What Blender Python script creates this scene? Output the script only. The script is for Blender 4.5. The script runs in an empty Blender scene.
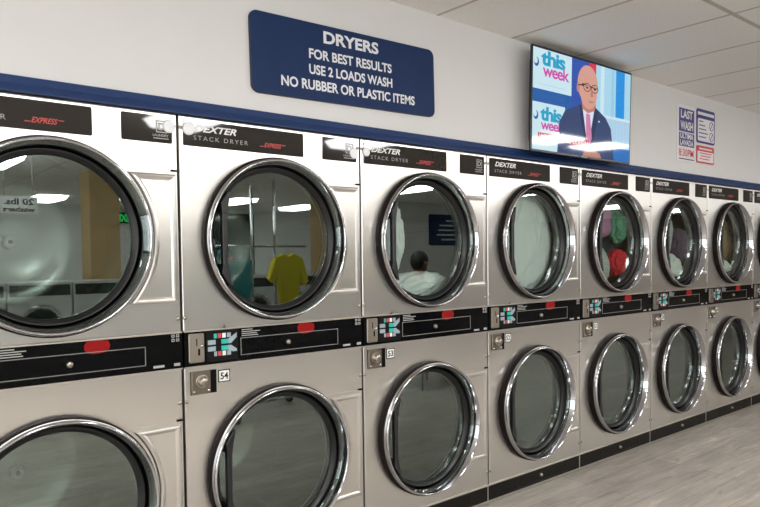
import bpy, bmesh, math, random
from mathutils import Vector, Matrix, noise
PI = math.pi
scn = bpy.context.scene
COL = scn.collection
random.seed(7)

# ------------------------------------------------------------------ materials
def lin(c):
    return tuple((x/12.92 if x <= .04045 else ((x+.055)/1.055)**2.4) for x in c)
def rgb(r, g, b):
    return lin((r/255, g/255, b/255)) + (1.0,)
def newmat(n):
    m = bpy.data.materials.new(n); m.use_nodes = True
    nt = m.node_tree
    return m, nt, nt.nodes['Principled BSDF']
def N(nt, t, **kw):
    n = nt.nodes.new(t)
    for k, v in kw.items():
        if k in n.inputs: n.inputs[k].default_value = v
        else: setattr(n, k, v)
    return n
def plain(n, col, rough=.5, metal=0., spec=.5, noise_scale=40., var=.06, bump=0., emit=0., coat=0.):
    """procedural: base colour broken up by a fine noise"""
    m, nt, b = newmat(n)
    tc = N(nt, 'ShaderNodeTexCoord'); nz = N(nt, 'ShaderNodeTexNoise', Scale=noise_scale, Detail=4.)
    nt.links.new(tc.outputs['Object'], nz.inputs['Vector'])
    mix = N(nt, 'ShaderNodeMix', data_type='RGBA')
    c = col if len(col) == 4 else tuple(col)+(1,)
    mix.inputs['A'].default_value = tuple(x*(1-var) for x in c[:3])+(1,)
    mix.inputs['B'].default_value = tuple(min(1, x*(1+var)) for x in c[:3])+(1,)
    nt.links.new(nz.outputs['Fac'], mix.inputs['Factor'])
    nt.links.new(mix.outputs['Result'], b.inputs['Base Color'])
    b.inputs['Roughness'].default_value = rough; b.inputs['Metallic'].default_value = metal
    b.inputs['Specular IOR Level'].default_value = spec
    b.inputs['Coat Weight'].default_value = coat
    if emit:
        b.inputs['Emission Color'].default_value = c; b.inputs['Emission Strength'].default_value = emit
    if bump:
        bp = N(nt, 'ShaderNodeBump', Strength=bump, Distance=.003)
        nt.links.new(nz.outputs['Fac'], bp.inputs['Height']); nt.links.new(bp.outputs['Normal'], b.inputs['Normal'])
    return m
def steel_mat(n, col, r0, r1, aniso):
    m, nt, b = newmat(n)
    tc = N(nt, 'ShaderNodeTexCoord'); mp = N(nt, 'ShaderNodeMapping'); mp.inputs['Scale'].default_value = (2.2, 2.2, 260)
    nz = N(nt, 'ShaderNodeTexNoise', Scale=1.6, Detail=6.)
    nt.links.new(tc.outputs['Object'], mp.inputs['Vector']); nt.links.new(mp.outputs['Vector'], nz.inputs['Vector'])
    n2 = N(nt, 'ShaderNodeTexNoise', Scale=3.0, Detail=3.); nt.links.new(tc.outputs['Object'], n2.inputs['Vector'])
    ad = N(nt, 'ShaderNodeMath', operation='ADD'); nt.links.new(nz.outputs['Fac'], ad.inputs[0]); nt.links.new(n2.outputs['Fac'], ad.inputs[1])
    mr = N(nt, 'ShaderNodeMapRange'); mr.inputs['From Min'].default_value = .6; mr.inputs['From Max'].default_value = 1.4
    mr.inputs['To Min'].default_value = r0; mr.inputs['To Max'].default_value = r1
    nt.links.new(ad.outputs[0], mr.inputs['Value']); nt.links.new(mr.outputs['Result'], b.inputs['Roughness'])
    b.inputs['Base Color'].default_value = col; b.inputs['Metallic'].default_value = 1
    b.inputs['Anisotropic'].default_value = aniso
    if aniso:
        tg = N(nt, 'ShaderNodeTangent', direction_type='RADIAL', axis='Z'); nt.links.new(tg.outputs['Tangent'], b.inputs['Tangent'])
    bp = N(nt, 'ShaderNodeBump', Strength=.004, Distance=.001)
    nt.links.new(nz.outputs['Fac'], bp.inputs['Height']); nt.links.new(bp.outputs['Normal'], b.inputs['Normal'])
    return m
M = {}
M['steel'] = steel_mat('brushed_steel', rgb(223, 220, 215), .27, .31, .85)
M['steel2'] = steel_mat('plate_steel', rgb(168, 160, 148), .30, .42, 0.)
M['lockplate'] = steel_mat('lock_plate_steel', rgb(128, 119, 108), .38, .5, 0.)
M['chrome'] = plain('chrome', rgb(196, 196, 200), .06, 1., var=.02)
M['body'] = plain('cabinet_sheet', rgb(58, 56, 54), .5, .6)
M['black'] = plain('black_gloss_plastic', rgb(11, 11, 12), .12, 0, .12, var=.1)
M['ltgrey2'] = plain('outline_grey', rgb(128, 127, 124), .5)
M['kick'] = plain('black_kick_plate', rgb(22, 20, 18), .4, 0, .15, var=.15)
M['plate'] = plain('dark_nameplate', rgb(40, 36, 33), .035, 0, .5, var=.08)
M['gasket'] = plain('gasket_rubber', rgb(15, 16, 18), .34, 0, .4, var=.15)
M['flange'] = plain('brown_black_seal', rgb(24, 17, 16), .5, 0, .15)
M['handle'] = plain('handle_black', rgb(24, 24, 25), .35, 0, .5)
M['ltgrey'] = plain('print_grey', rgb(164, 164, 162), .5)
M['lip'] = plain('steel_lip', rgb(214, 208, 200), .3, .85)
M['white'] = plain('white_print', rgb(228, 228, 226), .5, var=.02)
M['printred'] = plain('red_print', rgb(196, 72, 72), .5)
M['red'] = plain('red_label', rgb(138, 10, 9), .5, 0, .2, var=.15, noise_scale=120)
M['teal'] = plain('teal_print', rgb(42, 178, 166), .45)
M['bluegrey'] = plain('blue_grey_print', rgb(150, 164, 174), .45)
M['blackprint'] = plain('black_print', rgb(13, 13, 15), .35, 0, .2)
M['sticker'] = plain('white_sticker', rgb(236, 236, 240), .45, var=.02)
M['darkslot'] = plain('slot_dark', rgb(10, 9, 9), .6, 0, .1)
M['wall'] = plain('wall_paint', rgb(217, 216, 216), .75, noise_scale=6, var=.02, bump=.05)
M['wallgrey'] = plain('wall_paint_grey', rgb(206, 207, 206), .75, noise_scale=6, var=.03)
M['brownwall'] = plain('brown_panelling', rgb(112, 90, 72), .6, noise_scale=4, var=.15)
M['blue'] = plain('blue_trim_paint', rgb(34, 55, 98), .45, 0, .2, noise_scale=9, var=.1)
M['signblue'] = plain('sign_blue', rgb(28, 48, 87), .5, 0, .15, noise_scale=5, var=.1)
M['signedge'] = plain('sign_edge', rgb(18, 24, 44), .4)
M['letter'] = plain('sign_letters', rgb(222, 224, 230), .5, var=.02)
M['navy'] = plain('poster_navy', rgb(52, 52, 124), .4)
M['posterred'] = plain('poster_red', rgb(206, 62, 72), .4)
M['paper'] = plain('poster_white', rgb(226, 224, 228), .45, var=.02)
M['tvblack'] = plain('tv_bezel', rgb(12, 12, 14), .3)
M['tan'] = plain('tan_column', rgb(196, 164, 118), .6, noise_scale=8)
M['washer'] = plain('washer_white', rgb(206, 208, 208), .35)
M['cloth_white'] = plain('cloth_white', rgb(232, 236, 234), .9, noise_scale=60, var=.05, bump=.3)
M['cloth_palegrey'] = plain('cloth_pale_grey', rgb(190, 192, 190), .9, noise_scale=60, var=.1, bump=.3)
M['cloth_grey'] = plain('cloth_grey', rgb(74, 84, 86), .9, noise_scale=60, var=.15, bump=.3)
M['cloth_mauve'] = plain('cloth_mauve', rgb(186, 134, 168), .9, noise_scale=60, var=.12, bump=.3)
M['cloth_green'] = plain('cloth_green', rgb(96, 150, 124), .9, noise_scale=60, var=.12, bump=.3)
M['cloth_red'] = plain('cloth_red', rgb(206, 34, 52), .9, noise_scale=60, var=.12, bump=.3)
M['cloth_black'] = plain('cloth_black', rgb(28, 28, 32), .9, noise_scale=60, var=.2, bump=.3)
M['cloth_purple'] = plain('cloth_purple', rgb(92, 76, 100), .9, noise_scale=60, var=.12, bump=.3)
M['cloth_tan'] = plain('cloth_tan', rgb(158, 132, 100), .9, noise_scale=30, var=.2, bump=.3)
M['cloth_blue'] = plain('cloth_blue', rgb(84, 112, 190), .9, noise_scale=60, var=.12, bump=.3)
M['cloth_yellow'] = plain('cloth_yellow', rgb(224, 208, 40), .9, noise_scale=60, var=.08, bump=.3)
M['cloth_teal'] = plain('cloth_teal', rgb(40, 150, 158), .8, noise_scale=60, var=.08, bump=.2)
M['skin'] = plain('skin', rgb(150, 104, 80), .5, noise_scale=30)
M['hair'] = plain('hair_dark', rgb(24, 19, 16), .6, noise_scale=120, var=.3)
M['jeans'] = plain('jeans', rgb(48, 58, 78), .9, noise_scale=80, var=.2)
M['shoe'] = plain('shoe', rgb(150, 74, 60), .6)
M['plastic_blue'] = plain('chair_plastic', rgb(40, 58, 96), .4)
M['green_lit'] = plain('exit_lit', rgb(40, 220, 110), .5, emit=1.2)
M['night'] = plain('night_window', rgb(10, 12, 14), .1)

def glass_mat(name, tint, F0):
    m, nt, b = newmat(name); nt.nodes.remove(b)
    out = nt.nodes['Material Output']
    tr = N(nt, 'ShaderNodeBsdfTransparent'); tr.inputs['Color'].default_value = tint+(1,)
    gl = N(nt, 'ShaderNodeBsdfGlossy', Roughness=.0); gl.inputs['Color'].default_value = (.90, 1, .95, 1)
    ge = N(nt, 'ShaderNodeNewGeometry'); dt = N(nt, 'ShaderNodeVectorMath', operation='DOT_PRODUCT')
    nt.links.new(ge.outputs['Normal'], dt.inputs[0]); nt.links.new(ge.outputs['Incoming'], dt.inputs[1])
    ab = N(nt, 'ShaderNodeMath', operation='ABSOLUTE'); nt.links.new(dt.outputs['Value'], ab.inputs[0])
    om = N(nt, 'ShaderNodeMath', operation='SUBTRACT'); om.inputs[0].default_value = 1; nt.links.new(ab.outputs[0], om.inputs[1])
    pw = N(nt, 'ShaderNodeMath', operation='POWER'); pw.inputs[1].default_value = 5; nt.links.new(om.outputs[0], pw.inputs[0])
    fr = N(nt, 'ShaderNodeMath', operation='MULTIPLY_ADD'); fr.inputs[1].default_value = 1-F0; fr.inputs[2].default_value = F0; nt.links.new(pw.outputs[0], fr.inputs[0])
    mx = N(nt, 'ShaderNodeMixShader')
    nt.links.new(fr.outputs[0], mx.inputs[0]); nt.links.new(tr.outputs[0], mx.inputs[1]); nt.links.new(gl.outputs[0], mx.inputs[2])
    nt.links.new(mx.outputs[0], out.inputs['Surface'])
    return m
M['glass'] = glass_mat('door_glass', (.90, .94, .918), .105)
M['clear'] = glass_mat('fill_window_glass', (.97, .98, .98), .04)

def drum_mat():
    m, nt, b = newmat('perforated_drum')
    tc = N(nt, 'ShaderNodeTexCoord'); sx = N(nt, 'ShaderNodeSeparateXYZ'); nt.links.new(tc.outputs['Object'], sx.inputs[0])
    at = N(nt, 'ShaderNodeMath', operation='ARCTAN2'); nt.links.new(sx.outputs['Z'], at.inputs[0]); nt.links.new(sx.outputs['X'], at.inputs[1])
    def mth(op, a, bb=None, v=None):
        n = N(nt, 'ShaderNodeMath', operation=op); nt.links.new(a, n.inputs[0])
        if bb is not None: nt.links.new(bb, n.inputs[1])
        if v is not None: n.inputs[1].default_value = v
        return n.outputs[0]
    ua = mth('MULTIPLY', at.outputs[0], v=30.0); va = mth('MULTIPLY', sx.outputs['Y'], v=75.0)
    fl = mth('FLOOR', va); hf = mth('MULTIPLY', fl, v=.5); u2 = mth('ADD', ua, hf)
    fu = mth('SUBTRACT', mth('FRACT', u2), v=.5); fv = mth('SUBTRACT', mth('FRACT', va), v=.5)
    d = mth('ADD', mth('MULTIPLY', fu, fu), mth('MULTIPLY', fv, fv)); h = mth('LESS_THAN', d, v=.065)
    mix = N(nt, 'ShaderNodeMix', data_type='RGBA'); mix.inputs['A'].default_value = rgb(96, 106, 100); mix.inputs['B'].default_value = rgb(20, 22, 22)
    nt.links.new(h, mix.inputs['Factor']); nt.links.new(mix.outputs['Result'], b.inputs['Base Color'])
    b.inputs['Metallic'].default_value = .95; b.inputs['Roughness'].default_value = .24
    return m
M['drum'] = drum_mat()
M['drumback'] = plain('drum_back_steel', rgb(104, 110, 107), .27, .95, noise_scale=3, var=.08)

def floor_mat():
    m, nt, b = newmat('plank_floor')
    tc = N(nt, 'ShaderNodeTexCoord')
    br = N(nt, 'ShaderNodeTexBrick', Scale=1.0); br.offset = .37; br.offset_frequency = 2
    br.inputs['Brick Width'].default_value = 1.22; br.inputs['Row Height'].default_value = .18
    br.inputs['Mortar Size'].default_value = .0016; br.inputs['Bias'].default_value = 0
    br.inputs['Color1'].default_value = rgb(184, 176, 166); br.inputs['Color2'].default_value = rgb(166, 158, 149); br.inputs['Mortar'].default_value = rgb(128, 120, 112)
    nt.links.new(tc.outputs['Object'], br.inputs['Vector'])
    mp = N(nt, 'ShaderNodeMapping'); mp.inputs['Scale'].default_value = (1.3, 14, 1); nt.links.new(tc.outputs['Object'], mp.inputs['Vector'])
    nz = N(nt, 'ShaderNodeTexNoise', Scale=2.2, Detail=10., Roughness=.72); nt.links.new(mp.outputs['Vector'], nz.inputs['Vector'])
    mp2 = N(nt, 'ShaderNodeMapping'); mp2.inputs['Scale'].default_value = (1, 3, 1); nt.links.new(tc.outputs['Object'], mp2.inputs['Vector'])
    n2 = N(nt, 'ShaderNodeTexNoise', Scale=2.4, Detail=3.); nt.links.new(mp2.outputs['Vector'], n2.inputs['Vector'])
    r1 = N(nt, 'ShaderNodeMapRange'); r1.inputs['From Min'].default_value = .3; r1.inputs['From Max'].default_value = .7; r1.inputs['To Min'].default_value = .70; r1.inputs['To Max'].default_value = 1.18
    nt.links.new(nz.outputs['Fac'], r1.inputs['Value'])
    r2 = N(nt, 'ShaderNodeMapRange'); r2.inputs['From Min'].default_value = .3; r2.inputs['From Max'].default_value = .7; r2.inputs['To Min'].default_value = .88; r2.inputs['To Max'].default_value = 1.1
    nt.links.new(n2.outputs['Fac'], r2.inputs['Value'])
    mu = N(nt, 'ShaderNodeMath', operation='MULTIPLY'); nt.links.new(r1.outputs[0], mu.inputs[0]); nt.links.new(r2.outputs[0], mu.inputs[1])
    mp3 = N(nt, 'ShaderNodeMapping'); mp3.inputs['Scale'].default_value = (2.2, 11, 1); mp3.inputs['Location'].default_value = (3.1, 7.7, 0); nt.links.new(tc.outputs['Object'], mp3.inputs['Vector'])
    n3 = N(nt, 'ShaderNodeTexNoise', Scale=1.5, Detail=5., Roughness=.6, Distortion=.6); nt.links.new(mp3.outputs['Vector'], n3.inputs['Vector'])
    r3 = N(nt, 'ShaderNodeMapRange'); r3.inputs['From Min'].default_value = .60; r3.inputs['From Max'].default_value = .64; r3.inputs['To Min'].default_value = 1.0; r3.inputs['To Max'].default_value = 1.2; nt.links.new(n3.outputs['Fac'], r3.inputs['Value'])
    r4 = N(nt, 'ShaderNodeMapRange'); r4.inputs['From Min'].default_value = .33; r4.inputs['From Max'].default_value = .38; r4.inputs['To Min'].default_value = .74; r4.inputs['To Max'].default_value = 1.0; nt.links.new(n3.outputs['Fac'], r4.inputs['Value'])
    m3 = N(nt, 'ShaderNodeMath', operation='MULTIPLY'); nt.links.new(r3.outputs[0], m3.inputs[0]); nt.links.new(r4.outputs[0], m3.inputs[1])
    m4 = N(nt, 'ShaderNodeMath', operation='MULTIPLY'); nt.links.new(mu.outputs[0], m4.inputs[0]); nt.links.new(m3.outputs[0], m4.inputs[1]); mu = m4
    vm = N(nt, 'ShaderNodeVectorMath', operation='SCALE'); nt.links.new(br.outputs['Color'], vm.inputs[0]); nt.links.new(mu.outputs[0], vm.inputs['Scale'])
    nt.links.new(vm.outputs[0], b.inputs['Base Color']); b.inputs['Roughness'].default_value = .42
    bp = N(nt, 'ShaderNodeBump', Strength=.12, Distance=.002); nt.links.new(nz.outputs['Fac'], bp.inputs['Height']); nt.links.new(bp.outputs['Normal'], b.inputs['Normal'])
    return m
M['floor'] = floor_mat()

GX0, GDX, GY0, GDY = 1.39, .588, -.95, 1.22        # ceiling grid
def ceiling_mat():
    m, nt, b = newmat('ceiling_tiles')
    tc = N(nt, 'ShaderNodeTexCoord'); sx = N(nt, 'ShaderNodeSeparateXYZ'); nt.links.new(tc.outputs['Object'], sx.inputs[0])
    def line(sock, o, d, w):
        a = N(nt, 'ShaderNodeMath', operation='SUBTRACT'); a.inputs[1].default_value = o - d/2; nt.links.new(sock, a.inputs[0])
        c = N(nt, 'ShaderNodeMath', operation='MODULO'); c.operation = 'FLOORED_MODULO'; c.inputs[1].default_value = d; nt.links.new(a.outputs[0], c.inputs[0])
        e = N(nt, 'ShaderNodeMath', operation='SUBTRACT'); e.inputs[1].default_value = d/2; nt.links.new(c.outputs[0], e.inputs[0])
        f = N(nt, 'ShaderNodeMath', operation='ABSOLUTE'); nt.links.new(e.outputs[0], f.inputs[0])
        g = N(nt, 'ShaderNodeMath', operation='LESS_THAN'); g.inputs[1].default_value = w; nt.links.new(f.outputs[0], g.inputs[0])
        h = N(nt, 'ShaderNodeMath', operation='LESS_THAN'); h.inputs[1].default_value = w*.45; nt.links.new(f.outputs[0], h.inputs[0])
        return g.outputs[0], h.outputs[0]
    g1, h1 = line(sx.outputs['X'], GX0, GDX, .010); g2, h2 = line(sx.outputs['Y'], GY0, GDY, .013)
    mg = N(nt, 'ShaderNodeMath', operation='MAXIMUM'); nt.links.new(g1, mg.inputs[0]); nt.links.new(g2, mg.inputs[1])
    nz = N(nt, 'ShaderNodeTexNoise', Scale=90., Detail=3.); nt.links.new(tc.outputs['Object'], nz.inputs['Vector'])
    vo = N(nt, 'ShaderNodeTexVoronoi', Scale=55.); nt.links.new(tc.outputs['Object'], vo.inputs['Vector'])
    cr = N(nt, 'ShaderNodeMix', data_type='RGBA'); cr.inputs['A'].default_value = rgb(228, 226, 223); cr.inputs['B'].default_value = rgb(250, 248, 245)
    nt.links.new(nz.outputs['Fac'], cr.inputs['Factor'])
    mx = N(nt, 'ShaderNodeMix', data_type='RGBA'); mx.inputs['B'].default_value = rgb(196, 188, 180)
    nt.links.new(cr.outputs['Result'], mx.inputs['A']); nt.links.new(mg.outputs[0], mx.inputs['Factor'])
    nt.links.new(mx.outputs['Result'], b.inputs['Base Color']); b.inputs['Roughness'].default_value = .85
    bp = N(nt, 'ShaderNodeBump', Strength=.35, Distance=.004); nt.links.new(vo.outputs['Distance'], bp.inputs['Height']); nt.links.new(bp.outputs['Normal'], b.inputs['Normal'])
    return m
M['ceiling'] = ceiling_mat()
def lamp_mat(n, s):
    m, nt, b = newmat(n)
    b.inputs['Base Color'].default_value = (.9, .9, .9, 1)
    b.inputs['Emission Color'].default_value = (1., .995, .98, 1); b.inputs['Emission Strength'].default_value = s
    return m
LAMP = 22.0; SKY = 3.0
M['lamp'] = lamp_mat('troffer_diffuser', LAMP)
def emis(n, c, s=1.0):
    m, nt, b = newmat(n)
    b.inputs['Base Color'].default_value = (.01, .01, .01, 1); b.inputs['Roughness'].default_value = .05
    b.inputs['Emission Color'].default_value = c; b.inputs['Emission Strength'].default_value = s
    return m

# ------------------------------------------------------------------ mesh builder
class MB:
    def __init__(s): s.v = []; s.f = []; s.m = []; s.sm = []
    def face(s, idx, m=0, sm=False): s.f.append(tuple(idx)); s.m.append(m); s.sm.append(sm)
    def box(s, x0, x1, y0, y1, z0, z1, m=0):
        b = len(s.v)
        s.v += [(x, y, z) for z in (z0, z1) for y in (y0, y1) for x in (x0, x1)]
        for q in ((0, 2, 3, 1), (4, 5, 7, 6), (0, 1, 5, 4), (2, 6, 7, 3), (0, 4, 6, 2), (1, 3, 7, 5)):
            s.face([b+i for i in q], m)
        return s
    def prism(s, pts, y0, y1, m=0, cham=0., mside=None):
        """outline in XZ (counter-clockwise seen from -Y), front at y0 (smaller), back at y1"""
        n = len(pts); b = len(s.v)
        if cham:
            P = inset(pts, cham)
            s.v += [(x, y0, z) for x, z in P]
            s.v += [(x, y0+cham, z) for x, z in pts]; k = 2
        else:
            s.v += [(x, y0, z) for x, z in pts]; k = 1
        s.v += [(x, y1, z) for x, z in pts]
        s.face([b+i for i in range(n)], m)
        for l in range(k):
            for i in range(n):
                j = (i+1) % n
                s.face([b+l*n+i, b+(l+1)*n+i, b+(l+1)*n+j, b+l*n+j], m if mside is None else mside)
        s.face([b+k*n+i for i in reversed(range(n))], m)
        return s
    def bead(s, pts, loops, m=0):
        n = len(pts); b = len(s.v)
        for d, y in loops: s.v += [(x, y, z) for x, z in (inset(pts, d) if d else pts)]
        for l in range(len(loops)-1):
            for i in range(n):
                j = (i+1) % n; s.face([b+l*n+i, b+l*n+j, b+(l+1)*n+j, b+(l+1)*n+i], m)
        s.face([b+(len(loops)-1)*n+i for i in range(n)], m)
        return s
    def frame(s, x0, x1, z0, z1, w, y0, y1, m=0):
        s.box(x0, x1, y0, y1, z1-w, z1, m); s.box(x0, x1, y0, y1, z0, z0+w, m)
        s.box(x0, x0+w, y0, y1, z0+w, z1-w, m); s.box(x1-w, x1, y0, y1, z0+w, z1-w, m)
        return s
    def lathe(s, prof, cx=0, cz=0, n=96, m=0, sm=True, closed=False, axis='Y', cy=0):
        b = len(s.v); k = len(prof)
        for i in range(n):
            a = 2*PI*i/n; c, d = math.cos(a), math.sin(a)
            for r, h in prof:
                s.v.append((cx+r*c, h, cz+r*d) if axis == 'Y' else (cx+r*c, cy+r*d, h))
        fl = axis == 'Z'
        for i in range(n):
            j = (i+1) % n
            for l in range(k if closed else k-1):
                l2 = (l+1) % k
                q = [b+i*k+l, b+i*k+l2, b+j*k+l2, b+j*k+l]
                s.face(q[::-1] if fl else q, m, sm)
        return s
    def tube(s, path, r, n=10, m=0, cap=True):
        P = [Vector(p) for p in path]; R = r if isinstance(r, (list, tuple)) else [r]*len(P)
        b = len(s.v); up = Vector((0.13, .21, .97))
        for i, p in enumerate(P):
            t = (P[min(i+1, len(P)-1)]-P[max(i-1, 0)]).normalized()
            if abs(t.dot(up)) > .95: up = Vector((1, .1, 0))
            a = t.cross(up).normalized(); c = t.cross(a).normalized()
            for k in range(n):
                w = 2*PI*k/n; s.v.append(tuple(p+(a*math.cos(w)+c*math.sin(w))*R[i]))
        for i in range(len(P)-1):
            for k in range(n):
                l = (k+1) % n; s.face([b+i*n+k, b+i*n+l, b+(i+1)*n+l, b+(i+1)*n+k], m, True)
        if cap:
            s.face([b+k for k in reversed(range(n))], m); s.face([b+(len(P)-1)*n+k for k in range(n)], m)
        return s
    def holeplate(s, x0, x1, z0, z1, cx, cz, r, y0, y1, m=0, ch=.0025, n=128):
        an = [2*PI*i/n for i in range(n)]
        for cxx in (x0, x1):
            for czz in (z0, z1):
                a = math.atan2(czz-cz, cxx-cx) % (2*PI)
                k = min(range(len(an)), key=lambda q: abs(an[q]-a)); an[k] = a
        def rect(a, ins):
            c, d = math.cos(a), math.sin(a); t = 1e9
            if c > 1e-9: t = min(t, (x1-ins-cx)/c)
            if c < -1e-9: t = min(t, (x0+ins-cx)/c)
            if d > 1e-9: t = min(t, (z1-ins-cz)/d)
            if d < -1e-9: t = min(t, (z0+ins-cz)/d)
            return cx+c*t, cz+d*t
        b = len(s.v); k = 5
        for a in an:
            c, d = math.cos(a), math.sin(a)
            o = rect(a, 0); i_ = rect(a, ch)
            s.v += [(cx+r*c, y1, cz+r*d), (cx+r*c, y0, cz+r*d), (i_[0], y0, i_[1]), (o[0], y0+ch, o[1]), (o[0], y1, o[1])]
        for i in range(n):
            j = (i+1) % n
            for l in range(k-1): s.face([b+i*k+l, b+i*k+l+1, b+j*k+l+1, b+j*k+l], m)
        return s
    def text(s, t, x0, x1, zc, h, y, m=0, shear=0., bold=.012, space=1.0):
        """flat lettering facing -Y: spans x0..x1, cap height h, centred on zc"""
        me = text_mesh(t, shear, bold, space)
        xs = [v.co.x for v in me.vertices]; ys = [v.co.y for v in me.vertices]
        ax, bx, ay, by = min(xs), max(xs), min(ys), max(ys)
        b = len(s.v); sx = (x1-x0)/(bx-ax); sz = h/(by-ay)
        for v in me.vertices: s.v.append((x0+(v.co.x-ax)*sx, y, zc-h/2+(v.co.y-ay)*sz))
        for p in me.polygons: s.face([b+i for i in p.vertices], m)
        return s
    def add(s, o, off=(0, 0, 0)):
        b = len(s.v); s.v += [(x+off[0], y+off[1], z+off[2]) for x, y, z in o.v]
        for f, m, q in zip(o.f, o.m, o.sm): s.face([b+i for i in f], m, q)
        return s
    def build(s, name, mats, parent=None, loc=(0, 0, 0), recalc=False):
        me = bpy.data.meshes.new(name); me.from_pydata(s.v, [], s.f)
        for x in (mats if isinstance(mats, (list, tuple)) else [mats]): me.materials.append(x)
        me.polygons.foreach_set('material_index', s.m); me.polygons.foreach_set('use_smooth', s.sm)
        if recalc:
            bm = bmesh.new(); bm.from_mesh(me); bmesh.ops.recalc_face_normals(bm, faces=bm.faces); bm.to_mesh(me); bm.free()
        me.update()
        o = bpy.data.objects.new(name, me); COL.objects.link(o); o.location = loc
        if parent: o.parent = parent
        return o
_tc = {}
def text_mesh(t, shear, bold, space):
    k = (t, shear, bold, space)
    if k not in _tc:
        cu = bpy.data.curves.new('lettering', 'FONT'); cu.body = t; cu.shear = shear; cu.offset = bold; cu.space_character = space; cu.resolution_u = 4
        o = bpy.data.objects.new('lettering', cu); COL.objects.link(o)
        dg = bpy.context.evaluated_depsgraph_get(); dg.update()
        _tc[k] = bpy.data.meshes.new_from_object(o.evaluated_get(dg))
        bpy.data.objects.remove(o); bpy.data.curves.remove(cu)
    return _tc[k]
def inset(pts, d):
    n = len(pts); out = []
    for i in range(n):
        p0, p1, p2 = Vector(pts[i-1]), Vector(pts[i]), Vector(pts[(i+1) % n])
        a = (p1-p0).normalized(); b = (p2-p1).normalized()
        na, nb = Vector((-a.y, a.x)), Vector((-b.y, b.x)); h = na+nb
        if h.length < 1e-6: h = na
        h.normalize(); q = p1+h*(d/max(.35, h.dot(na))); out.append((q.x, q.y))
    return out
def rrect(x0, x1, z0, z1, r, k=5):
    P = []
    for cx, cz, a0 in ((x1-r, z0+r, -PI/2), (x1-r, z1-r, 0), (x0+r, z1-r, PI/2), (x0+r, z0+r, PI)):
        for i in range(k+1):
            a = a0+PI/2*i/k; P.append((cx+r*math.cos(a), cz+r*math.sin(a)))
    return P
def disc(cx, cz, r, n=24): return [(cx+r*math.cos(2*PI*i/n), cz+r*math.sin(2*PI*i/n)) for i in range(n)]
def tag(o, label=None, cat=None, group=None, kind=None):
    if label: o['label'] = label
    if cat: o['category'] = cat
    if group: o['group'] = group
    if kind: o['kind'] = kind
    return o
def empty(name, loc=(0, 0, 0), rz=0):
    o = bpy.data.objects.new(name, None); COL.objects.link(o); o.location = loc; o.rotation_euler = (0, 0, rz); o.empty_display_size = .1
    return o
KIDS = {}
def copy_tree(o, parent=None):
    c = o.copy(); COL.objects.link(c); c.parent = parent
    for ch in list(o.children): copy_tree(ch, c)
    return c
def struct(name, mb, mat): return tag(mb.build(name, mat), kind='structure')

# ------------------------------------------------------------------ room
W, CEIL = .88, 2.59
X0, X1, YB = -4.6, 20.0, -13.0
ROWL, ROWR = -.88, 7*.88
struct('floor', MB().box(X0, X1, YB, 1.3, -.1, 0), M['floor'])
struct('ceiling', MB().box(X0, X1, YB, 1.3, CEIL, CEIL+.1), M['ceiling'])
wn = MB().box(X0, X1, 0.0, .1, 1.935, CEIL)
wn.box(X0, ROWL-.012, 0, .1, 0, 1.935); wn.box(ROWR+.012, X1, 0, .1, 0, 1.935)
struct('wall_north', wn, M['wall'])
struct('wall_service', MB().box(X0, X1, 1.3, 1.4, 0, CEIL), M['wallgrey'])
ww = MB().box(X0-.1, X0, YB, 1.3, 2.5, CEIL); ww.box(X0-.1, X0, YB, 1.3, 0, .12); ww.box(X0-.1, X0, -.4, 1.3, .12, 2.5); ww.box(X0-.1, X0, YB, YB+.3, .12, 2.5)
struct('wall_west', ww, M['wallgrey'])
wf = empty('fill_window', (X0, 0, 0)); tag(wf, kind='structure')  # added, unseen storefront window that lets sky in as fill light
fm = MB()
for k in range(8): fm.box(-.08, -.02, YB+.3+1.755*k-.03, YB+.3+1.755*k+.03, .12, 2.5)
fm.box(-.08, -.02, YB+.3, -.4, .12, .17); fm.box(-.08, -.02, YB+.3, -.4, 2.45, 2.5)
fm.build('window_frame', M['kick'], wf)
MB().box(-.055, -.047, YB+.3, -.4, .14, 2.48).build('pane', M['clear'], wf)
struct('wall_east', MB().box(X1, X1+.1, YB, 1.3, 0, CEIL), M['brownwall'])
struct('wall_south', MB().box(X0, X1, YB-.1, YB, 0, CEIL), M['wallgrey'])
struct('wall_partition', MB().box(8.2, 13.0, -8.9, -8.75, 0, CEIL), M['wall'])
# blue moulding above the dryers: upper fascia + flared lower lip
tr = MB(); prof = [(0.0, 1.979), (-.006, 1.979), (-.009, 1.953), (-.012, 1.951), (-.03, 1.926), (-.03, 1.922), (0.0, 1.922)]
b0 = len(tr.v)
for x in (-3.5, 8.0): tr.v += [(x, y, z) for y, z in prof]
n = len(prof)
for i in range(n): tr.face([i, (i+1) % n, n+(i+1) % n, n+i])
tr.face(range(n)); tr.face([n+i for i in reversed(range(n))])
tag(tr.build('trim_1', M['blue'], recalc=True), kind='structure')
for i, x in enumerate((2.06, 5.93)):
    tag(MB().box(x-.2, x+.2, -7.5, -7.1, 0, CEIL).build('column', M['tan']), kind='structure')
wi = empty('window_1', (6.6, YB, 0)); tag(wi, kind='structure')
MB().box(-1.05, 1.05, 0.0, .02, .5, 2.45).build('pane', M['night'], wi)
MB().frame(-1.1, 1.1, .45, 2.5, .06, 0.0, .05).build('window_frame', M['kick'], wi)

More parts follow.
